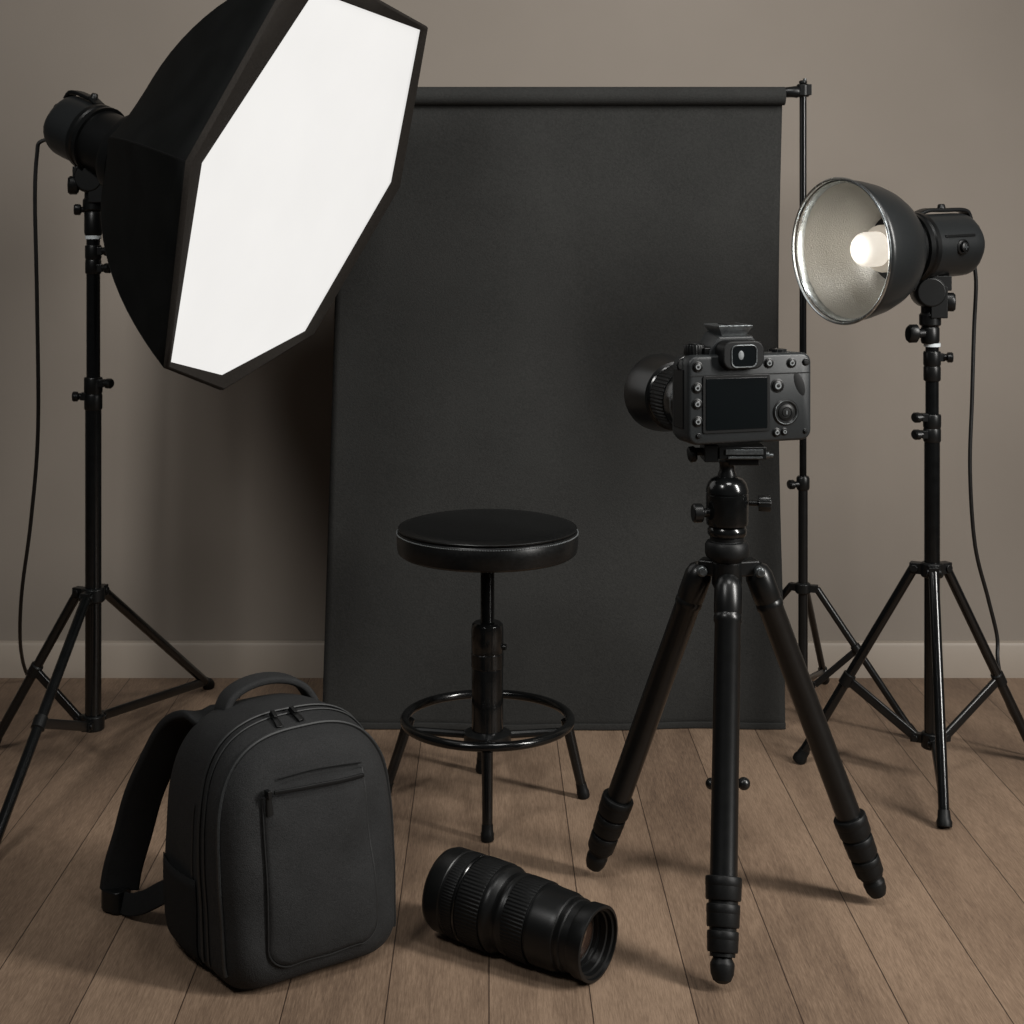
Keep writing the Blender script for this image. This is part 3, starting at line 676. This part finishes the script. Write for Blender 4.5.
# buttons with their pale marks
def button(x, z, r, mark=True):
    m = frame((x*S, -.0005, z*S), (0,-1,0)); r = r*S
    o = MB().lathe([(0,0),(r*1.28,0),(r*1.28,.0012),(r*1.06,.0016),(r*1.06,.0008),(r*.94,.0008),(r*.94,.003),(r*.75,.0038),(0,.0040)], m, 24).build('button', M['plastic'], cam_)
    if mark:
        MB().lathe([(r*.34,.0040),(r*.34,.0044),(r*.60,.0044),(r*.60,.0040)], m, 18).build('button_mark', M['mark'], o)
for x, z, r in ((-54,76,4.2),(-54.5,55.6,4.2),(-54.5,40,4.2),(-54,23,4.2),(18,77.5,4),(41.5,77,4),(27,55,5.4),(26,9,3.6),(34,9.5,3)): button(x, z, r)
for x, z, r in ((-53,9,2.2),(56.5,77.5,3.0),(56,9,2)): button(x, z, r, False)
m = frame((35.6*S, -.0005, 28.6*S), (0,-1,0))
dl = MB().lathe([(0,0),(13.2*S,0),(13.2*S,.0015),(12*S,.003),(10.6*S,.003),(9.6*S,.0015),(8.4*S,.0015),(7.8*S,.0035),(5.5*S,.0042),(5.2*S,.003),(4.6*S,.003),(4.2*S,.0044),(0,.0048)], m, 40).build('control_dial', M['plastic'], cam_)
rr_ = MB(); rr_.tube([m @ V((11.4*S*math.cos(2*PI*i/48), 11.4*S*math.sin(2*PI*i/48), .0032)) for i in range(48)], .0007, seg=6, closed=True); rr_.build('dial_ring', M['grey'], dl)
x = MB(); x.box((0,0,.0049), (.0012,.006,.0006), m); x.build('dial_mark', M['mark'], dl)
# thumb rest
tr = MB(); tr.sphere((0,0,0), 1.0, (6.5*S, .0022, 17*S), Matrix.Translation(V((50*S, .0005, 56*S))) @ Matrix.Rotation(-.35, 4, 'Y')); tr.build('thumb_rest', M['rubber'], cam_)
# viewfinder hump
hp = MB()
def trap(xb, xt, z0, z1, cx): return [(cx-xb, z0),(cx+xb, z0),(cx+xb*.97, z0+(z1-z0)*.45),(cx+xt, z1),(cx-xt, z1),(cx-xb*.97, z0+(z1-z0)*.45)]
lay = [(.010, trap(27,17,80,104,-12)), (.055, trap(27,18,80,108,-12)), (.082, trap(22,14,80,98,-12))]
rg = [hp.ring([V((x*S,y,z*S)) for x, z in p]) for y, p in lay]
for a, b in zip(rg, rg[1:]): hp.bridge(a, b)
hp.bm.faces.new(list(reversed(rg[0]))); hp.bm.faces.new(rg[-1]); hp.build('viewfinder_hump', M['body'], cam_, bevel=.003)
ey = MB(); pz(ey, ol(-33,9,73,101,10), -.018, .014)
ey = ey.build('eyecup', M['rubber'], cam_, bevel=.003)
fr_ = MB(); outl = rrect(25*S, 21*S, 5*S, cx=-12*S, cy=86*S)
fr_.tube([V((x, -.0186, z)) for x, z in outl], .0011, seg=8, closed=True); fr_.build('eyepiece_frame', M['grey'], ey)
pz(MB(), rrect(23*S, 19*S, 4.5*S, cx=-12*S, cy=86*S), -.0184, -.012).build('eyepiece_glass', M['screen'], ey)
x = MB(); x.lathe([(0,0),(3.4*S,0),(3*S,.0003),(0,.0004)], frame((-15*S,-.0186,87*S), (0,-1,0)) @ Matrix.Diagonal((.8,1.3,1,1)), 20); x.build('eyepiece_glint', M['mark'], ey)  # pale disc painted as a reflection on the eyepiece glass
# hot shoe
hs = MB()
lay = [(103, 12, .018, .058), (109, 15, .014, .062), (113, 17.5, .010, .066), (115.0, 17.5, .010, .066)]
rg = [hs.ring([V(((-12+sx*w)*S, y0 if sy < 0 else y1, z*S)) for sx, sy in ((-1,-1),(1,-1),(1,1),(-1,1))]) for z, w, y0, y1 in lay]
for a, b in zip(rg, rg[1:]): hs.bridge(a, b)
hs.bm.faces.new(list(reversed(rg[0]))); hs.bm.faces.new(rg[-1]); hs = hs.build('hot_shoe', M['grey'], cam_, bevel=.0012)
x = MB(); x.box((-12*S,.030,115.4*S), (16*S,.034,.0016)); x.build('shoe_slot', M['rubber'], hs)
# dials on top
d = MB(); d.ribbed(9.4*S, 10*S, 86*S, 96*S, 22, Matrix.Translation(V((-48*S,.032,0)))); d.cyl((-48*S,.032,95*S), (-48*S,.032,97.5*S), 7.5*S, ch=.001); d.build('mode_dial', M['plastic'], cam_)
d = MB(); d.box((-39*S,.02,89*S), (8*S,.014,9*S)); d.build('power_switch', M['plastic'], cam_, bevel=.002)
d = MB(); d.ribbed(6.5*S, 7*S, 86*S, 89.5*S, 20, Matrix.Translation(V((38*S,.028,0)))); d.build('command_dial', M['plastic'], cam_)
d = MB(); d.cyl((46*S,.075,80*S), (46*S,.078,87*S), 5*S, ch=.001); d.build('shutter_button', M['gloss'], cam_)
for sx in (-1, 1):
    d = MB(); d.tube([V((sx*(W-4)*S,.03,84*S)), V((sx*(W+1.5)*S,.028,82*S)), V((sx*(W+4)*S,.026,76*S)), V((sx*(W+2)*S,.026,72*S))], .0018, seg=8); d.build('strap_lug', M['metal'], cam_)
# lens
lm = frame((-25*S, .070, 34.5*S), (0,1,0)) @ Matrix.Diagonal((1.0,1.05,1,1))
k = 1.0
ln = MB().lathe([(0,-.006),(.046,-.006),(.047,0),(.047,.006),(.0445,.008),(.0445,.012),(.050,.016),(.052,.030),(.052,.046),(.0495,.048),(.0495,.110),(.0515,.112),(.053,.124),(.053,.145),(0,.145)], lm, 64).build('lens', M['gloss'], cam_)
MB().ribbed(.0515, .0535, .052, .100, 54, lm).build('focus_ring', M['rubber'], ln)
MB().lathe([(.0535,.0135),(.0545,.0145),(.0545,.0175),(.0525,.0185)], lm, 64).build('mount_band', M['grey'], ln)
hd = MB().lathe([(.050,.112),(.0555,.114),(.0565,.120),(.0625,.160),(.0635,.180),(.0635,.184),(.0610,.184),(.0600,.165),(.054,.130)], lm, 72); hd.build('lens_hood', M['metal'], ln)
MB().lathe([(0,.158),(.020,.156),(.040,.150),(.046,.146)], lm, 48).build('front_glass', M['glasslens'], ln)

# ------------------------------------------------------------------ loose zoom lens on the floor
Rp, Fp = V((-.072, 2.470, .0672)), V((.163, 2.298, .0560))
lz = frame(Rp, Fp-Rp); Ln = (Fp-Rp).length
zl = thing('zoom_lens', 'big black zoom lens lying on the floor between backpack and tripod', 'camera lens', mat4=lz)
T = lambda t: t*Ln
MB().lathe([(0,T(0)),(.050,T(0)),(.056,T(.003)),(.0615,T(.016)),(.0650,T(.045)),(.0655,T(.125)),(.0640,T(.13)),(.0640,T(.40)),(.0655,T(.405)),(.0655,T(.42)),(.063,T(.435)),(.0585,T(.455)),(.0585,T(.475)),(.0605,T(.485)),(.0612,T(.50)),(.0600,T(.51)),(.0590,T(.52)),(.0580,T(.67)),(.0592,T(.675)),(.0592,T(.69)),(.0586,T(.70)),(.0578,T(.80)),(.0555,T(.825)),(.0530,T(.83)),(.0530,T(.845)),(.0540,T(.85)),(.0540,T(.865)),(.0515,T(.87)),(.0515,T(.915)),(.0400,T(.915))], seg=88).build('barrel', M['plastic'], zl)
MB().ribbed(.0652, .0660, T(.145), T(.215), 90).build('rear_grip_ring', M['rubber'], zl)
MB().ribbed(.0657, .0670, T(.245), T(.390), 72).build('zoom_ring', M['rubber'], zl)
MB().ribbed(.0602, .0615, T(.525), T(.660), 68).build('focus_ring', M['rubber'], zl)
MB().lathe([(.0655,T(.221)),(.0664,T(.224)),(.0664,T(.232)),(.0655,T(.235))], seg=72).build('ring_band', M['gloss'], zl)
MB().lathe([(.0490,T(.905)),(.0530,T(.912)),(.0545,T(.925)),(.0552,T(.985)),(.0550,T(.997)),(.0535,T(1.0)),(.0505,T(1.0)),(.0495,T(.985)),(.0460,T(.980)),(.0455,T(.955)),(.0430,T(.950)),(.0425,T(.915)),(.0395,T(.910)),(.0390,T(.885)),(.0360,T(.880)),(.036,T(.87))], seg=88).build('front_ring', M['plastic'], zl)
g_ = MB().lathe([(0,T(.915)),(.010,T(.9135)),(.020,T(.908)),(.029,T(.898)),(.0355,T(.886)),(.0365,T(.883))], seg=64).build('front_glass', M['glasslens'], zl)
MB().lathe([(0,-.004),(.046,-.004),(.050,-.001),(.050,.001),(0,.001)], seg=60).build('rear_cap', M['rubber'], zl)

# ------------------------------------------------------------------ backpack (local x along the front, y backwards, z up)
bpM = Matrix.Translation(V((-.330, 2.424, 0))) @ Matrix.Rotation(math.radians(34.8), 4, 'Z') @ Matrix.Diagonal((1.07,1.34,.97,1))
bk = thing('backpack', 'black fabric backpack standing on the floor at the left', 'backpack', mat4=bpM)
def outline(w, z0, z1, rt, rb, n=12, ex=2.7):
    """arched outline, counter-clockwise from bottom right: points in x,z"""
    o = []; zm = z1-rt
    for k in range(n+1):
        a = -PI/2+k*PI/2/n
        if k == 0: o.append((w-rb, z0))
        else: o.append((w-rb+rb*math.cos(a), z0+rb+rb*math.sin(a)))
    for k in range(1, 9): o.append((w*(1-.0*k), z0+rb+(zm-z0-rb)*k/9))
    m_ = 22
    for k in range(0, 2*m_+1):
        a = k*PI/2/m_; c, s = math.cos(a), math.sin(a)
        o.append((w*math.copysign(abs(c)**(2/ex), c), zm+rt*abs(s)**(2/ex)))
    for k in range(8, 0, -1): o.append((-w, z0+rb+(zm-z0-rb)*k/9))
    for k in range(n+1):
        a = PI+k*PI/2/n
        o.append((-w+rb+rb*math.cos(a), z0+rb+rb*math.sin(a)))
    for k in range(1, 8): o.append((-w+rb+(2*w-2*rb)*k/8, z0))
    return o
def shearY(yb, yt, z, H=.385): return yb+(yt-yb)*max(0, min(1.1, z/H))**1.25
def wob(x, z):   # the bulk sags: widest low down
    return x*(1+.035*math.sin(PI*min(1, max(0, z)/.34))-.05*max(0, z-.22)/.16)
lays = [(.104,.078,.108,.020,.345,.13,.03),(.100,.076,.120,.010,.362,.13,.035),(.086,.066,.130,.003,.374,.14,.04),(.060,.048,.1335,.0,.381,.125,.04),
        (.010,.008,.1350,.0,.385,.125,.04),(-.036,-.022,.1350,.0,.384,.125,.04),(-.044,-.028,.1325,.001,.3815,.125,.04),(-.050,-.032,.1350,.0,.3815,.125,.04),
        (-.080,-.052,.1345,.001,.374,.125,.04),(-.086,-.057,.1310,.003,.370,.125,.04),(-.095,-.066,.1270,.007,.366,.125,.045),(-.107,-.078,.1180,.016,.355,.12,.05),(-.113,-.084,.105,.03,.342,.11,.05)]
pk = MB(); rg = []
def layer_pts(l, grow=0):
    yb, yt, w, z0, z1, rt, rb = l
    out = []
    for x, z in outline(w+grow, z0-grow*.0, z1+grow, rt, rb):
        nz = noise.noise(V((x*14, z*14, yb*9+5)))*.0035
        out.append(V((wob(x, z)+nz, shearY(yb, yt, z)+nz*.6, max(z, .0))))
    return out
for l in lays: rg.append(pk.ring(layer_pts(l)))
for a, b in zip(rg, rg[1:]): pk.bridge(a, b)
def cap(start, l, sign):
    cur = start; c0 = sum((v.co for v in start), V((0,0,0)))/len(start)
    for f in (.85,.68,.5,.32,.15):
        ring = []
        for v in start:
            p = c0.lerp(v.co, f); y = shearY(l[0], l[1], p.z)+sign*.010*(1-f*f)
            y += .0060*noise.noise(V((p.x*17, p.z*13, 3)))
            ring.append(V((p.x, y, p.z)))
        nr = pk.ring(ring); pk.bridge(cur, nr); cur = nr
    pk.bm.faces.new(cur)
cap(rg[-1], lays[-1], -1); cap(rg[0], lays[0], 1)
bvh = BVHTree.FromBMesh(pk.bm)
packo = pk.build('main_body', M['pack'], bk, sharp=60)
q = packo.modifiers.new('sub', 'SUBSURF'); q.levels = 1; q.render_levels = 1
def fy(x, z, lift=.0):
    h = bvh.ray_cast(V((x, -.5, z)), V((0,1,0)))
    return V((x, (h[0].y if h[0] else -.1)-lift, z))
# darker nylon side and seams
for li, rad, nm, mt in ((5, .0020, 'main_zip', 'piping'), (9, .0030, 'front_piping', 'piping')):
    t_ = MB(); t_.tube([p for p in layer_pts(lays[li], .0016) if p.z > .028], rad, seg=8); t_.build(nm, M[mt], bk)
t_ = MB(); t_.tube([p for p in layer_pts(lays[7], .0010) if p.z > .028], .0016, seg=8); t_.build('zip_lip', M['piping'], bk)
# front pocket panel, raised a little, with its edge seam
def pocket_outline():
    L_, R_, B_, Tt = -.086, .084, .042, .306
    pts = [(L_, Tt-.012)]+[(L_, Tt-.012-(Tt-.012-B_-.03)*k/8) for k in range(1, 9)]
    pts += [(L_+.032*(1-math.cos(k*PI/12)), B_+.03-.03*math.sin(k*PI/12)) for k in range(1, 7)]
    pts += [(L_+.032+(R_-.032-L_-.032)*k/8, B_+.002*math.sin(k)) for k in range(1, 9)]
    pts += [(R_-.032+.032*math.sin(k*PI/12), B_+.03-.03*math.cos(k*PI/12)) for k in range(1, 7)]
    pts += [(R_-.013*(k/8), B_+.03+(Tt-B_-.03)*k/8) for k in range(1, 9)]
    return pts
po = pocket_outline()
pc = MB(); c = V((.01, 0, .17)); rgs = []
for f, lift in ((1.0,.0005),(.985,.0036),(.93,.0048),(.8,.0052),(.6,.0055),(.4,.0056),(.2,.0056)):
    rgs.append(pc.ring([fy(c.x+(x-c.x)*f, c.z+(z-c.z)*f, lift) for x, z in po]))
for a, b in zip(rgs, rgs[1:]): pc.bridge(a, b)
pc.bm.faces.new(rgs[-1]); pco = pc.build('front_pocket', M['pack'], bk, sharp=70)
sm_ = MB(); sm_.tube([fy(x, z, .0024) for x, z in po], .0013, seg=6); sm_.build('pocket_seam', M['piping'], pco)
zz = MB(); zz.tube([fy(-.070+.140*k/14, .300-.004*(k/14), .0066) for k in range(15)], 1.0, flat=(.0065,.0025), up=V((0,0,1))); zz.build('pocket_zip', M['rubber'], pco)
zz = MB(); zz.tube([fy(-.060+.130*k/14, .317-.004*(k/14)+.004*math.sin(PI*k/14), .0045) for k in range(15)], .0011, seg=6); zz.build('flap_seam', M['rubber'], pco)
def pull(p, d, L=.03, nm='zip_pull', side=V((1,0,0))):
    x = MB(); p = V(p); d = V(d).normalized()
    x.box((0,0,.004), (.010,.006,.012), frame(p, d, side)); x.tube([p+d*.006, p+d*L*.6, p+d*L], [.8,1,1.15], flat=(.0095,.004), up=side)
    return x.build(nm, M['plastic'], bk, bevel=.0008)
pull(fy(-.080, .304, .0085), (.06,-.02,-1), .036)
# two pulls on the main zip near the top centre
lp = layer_pts(lays[6], .004)
topi = sorted(lp, key=lambda p: abs(p.x+.024)+(0 if p.z > .3 else 9))[0]; topj = sorted(lp, key=lambda p: abs(p.x-.002)+(0 if p.z > .3 else 9))[0]
pull(topi+V((0,-.004,.003)), (-.05,-.75,-.5), .026); pull(topj+V((0,-.004,.003)), (.15,-.75,-.45), .024)
rp = [p for p in layer_pts(lays[6], .003) if p.x > .1 and p.z > .1]; rp = sorted(rp, key=lambda p: abs(p.z-.245))[0]
pull(rp+V((.003,0,0)), (.15,-.1,-1), .030, side=V((0,1,0)))
# side stitch line and side pocket on the left
sk = MB(); pts = []
for z in [.02+.24*k/12 for k in range(13)]:
    h = bvh.ray_cast(V((-.5, -.012, z)), V((1,0,0))); pts.append(V((h[0].x-.0012, -.012, z)))
sk.tube(pts, .0011, seg=6); sk.build('side_seam', M['piping'], bk)
sp = MB(); rows_ = []
for z in [.012+.135*k/8 for k in range(9)]:
    row = []
    for j in range(9):
        y = -.020+.095*j/8; h = bvh.ray_cast(V((-.5, y, z)), V((1,0,0))); e = math.sin(PI*j/8)
        row.append(sp.bm.verts.new((h[0].x-.002-.008*e*(.4+.6*min(1, z/.08)), y, z)))
    rows_.append(row)
for a, b in zip(rows_, rows_[1:]):
    for j in range(8): sp.bm.faces.new((a[j], a[j+1], b[j+1], b[j]))
spo = sp.build('side_pocket', M['packside'], bk); q = spo.modifiers.new('s', 'SOLIDIFY'); q.thickness = .002; q.offset = 0
# carry handle
hpnts = [(-.062,.050,.368),(-.060,.050,.385),(-.048,.052,.402),(-.022,.054,.4135),(.012,.056,.4165),(.046,.056,.410),(.070,.054,.396),(.084,.052,.376),(.088,.050,.360)]
hn = MB(); hn.tube([p+V((.002,0,-.012)) for p in spline(hpnts, 6)], 1.0, flat=(.030,.012), up=V((0,1,0))); hn.build('carry_handle', M['pack'], bk)
# shoulder straps: the left one loops out, the right one lies against the back
s1 = [(-.066,.070,.350),(-.080,.090,.350),(-.095,.115,.325),(-.108,.140,.27),(-.122,.165,.20),(-.132,.182,.125),(-.143,.190,.07),(-.148,.192,.034)]
s2 = [(.066,.070,.330),(.070,.090,.335),(.080,.108,.29),(.086,.128,.20),(.085,.125,.11),(.08,.118,.06)]
for pts in (s1, s2):
    sp_ = spline(pts, 8); s = MB(); s.tube(sp_, [1.0]*len(sp_), flat=(.058,.014), up=V((1,-.25,0))); so_ = s.build('shoulder_strap', M['packside'], bk)
    if pts is s1:
        w_ = MB(); w_.tube(spline([(-.148,.192,.036),(-.152,.188,.022),(-.148,.165,.020),(-.138,.135,.036),(-.125,.100,.066),(-.112,.080,.080)], 8), 1.0, flat=(.034,.006), up=V((.3,.1,1))); w_.build('webbing', M['packside'], so_)
        bk_ = MB(); mm = Matrix.Translation(V((-.153,.192,.022))) @ Matrix.Rotation(.5, 4, 'Z'); bk_.prism(rrect(.040,.034,.010), -.019, .017, mm); bk_.build('strap_buckle', M['plastic'], so_, bevel=.003)
    else:
        w_ = MB(); w_.tube(spline([(.08,.118,.07),(.085,.125,.03),(.095,.11,.02),(.108,.088,.03)], 6), 1.0, flat=(.030,.005), up=V((1,.2,0))); w_.build('webbing', M['packside'], so_)

# ------------------------------------------------------------------ camera, light
cd = bpy.data.cameras.new('view'); cam = bpy.data.objects.new('view', cd); COL.objects.link(cam)
cam.location = (0, 0, EYE); cam.rotation_euler = (PI/2, 0, 0)
cd.sensor_width = 36; cd.lens = F/1024*36; cd.shift_x = (512-CX)/1024; cd.shift_y = -(512-CY)/1024; cd.clip_start = .05
sc.camera = cam
def area(name, loc, target, size, power, col, spread=180, sy=None):
    l = bpy.data.lights.new(name, 'AREA'); l.energy = power; l.color = col; l.size = size; l.spread = math.radians(spread)
    if sy: l.shape = 'RECTANGLE'; l.size_y = sy
    o = bpy.data.objects.new(name, l); COL.objects.link(o); o.location = loc
    o.rotation_euler = (V(target)-V(loc)).to_track_quat('-Z', 'Y').to_euler(); return o
area('ceiling_light', (.6, 1.6, 3.0), (.55, 3.84, 1.6), .7, 21, (1,.985,.955), 140)
area('left_area_light', (-1.3, .7, 2.9), (-.5, 3.5, .8), .6, 14, (1,.985,.955), 110)  # unseen area light added to reach the left wall; no window there
area('right_area_light', (2.4, 1.3, 1.9), (.35, 2.7, .4), .32, 35, (1,.975,.935), 100, 1.7)  # unseen key from the right, shaped tall for upright highlights; no window there
w = bpy.data.worlds.new('world'); sc.world = w; w.use_nodes = True
w.node_tree.nodes['Background'].inputs[0].default_value = (.95,.98,1,1); w.node_tree.nodes['Background'].inputs[1].default_value = .03
vs = sc.view_settings; vs.view_transform = 'Standard'; vs.look = 'None'; vs.gamma = 1; vs.exposure = 0; vs.use_curve_mapping = False
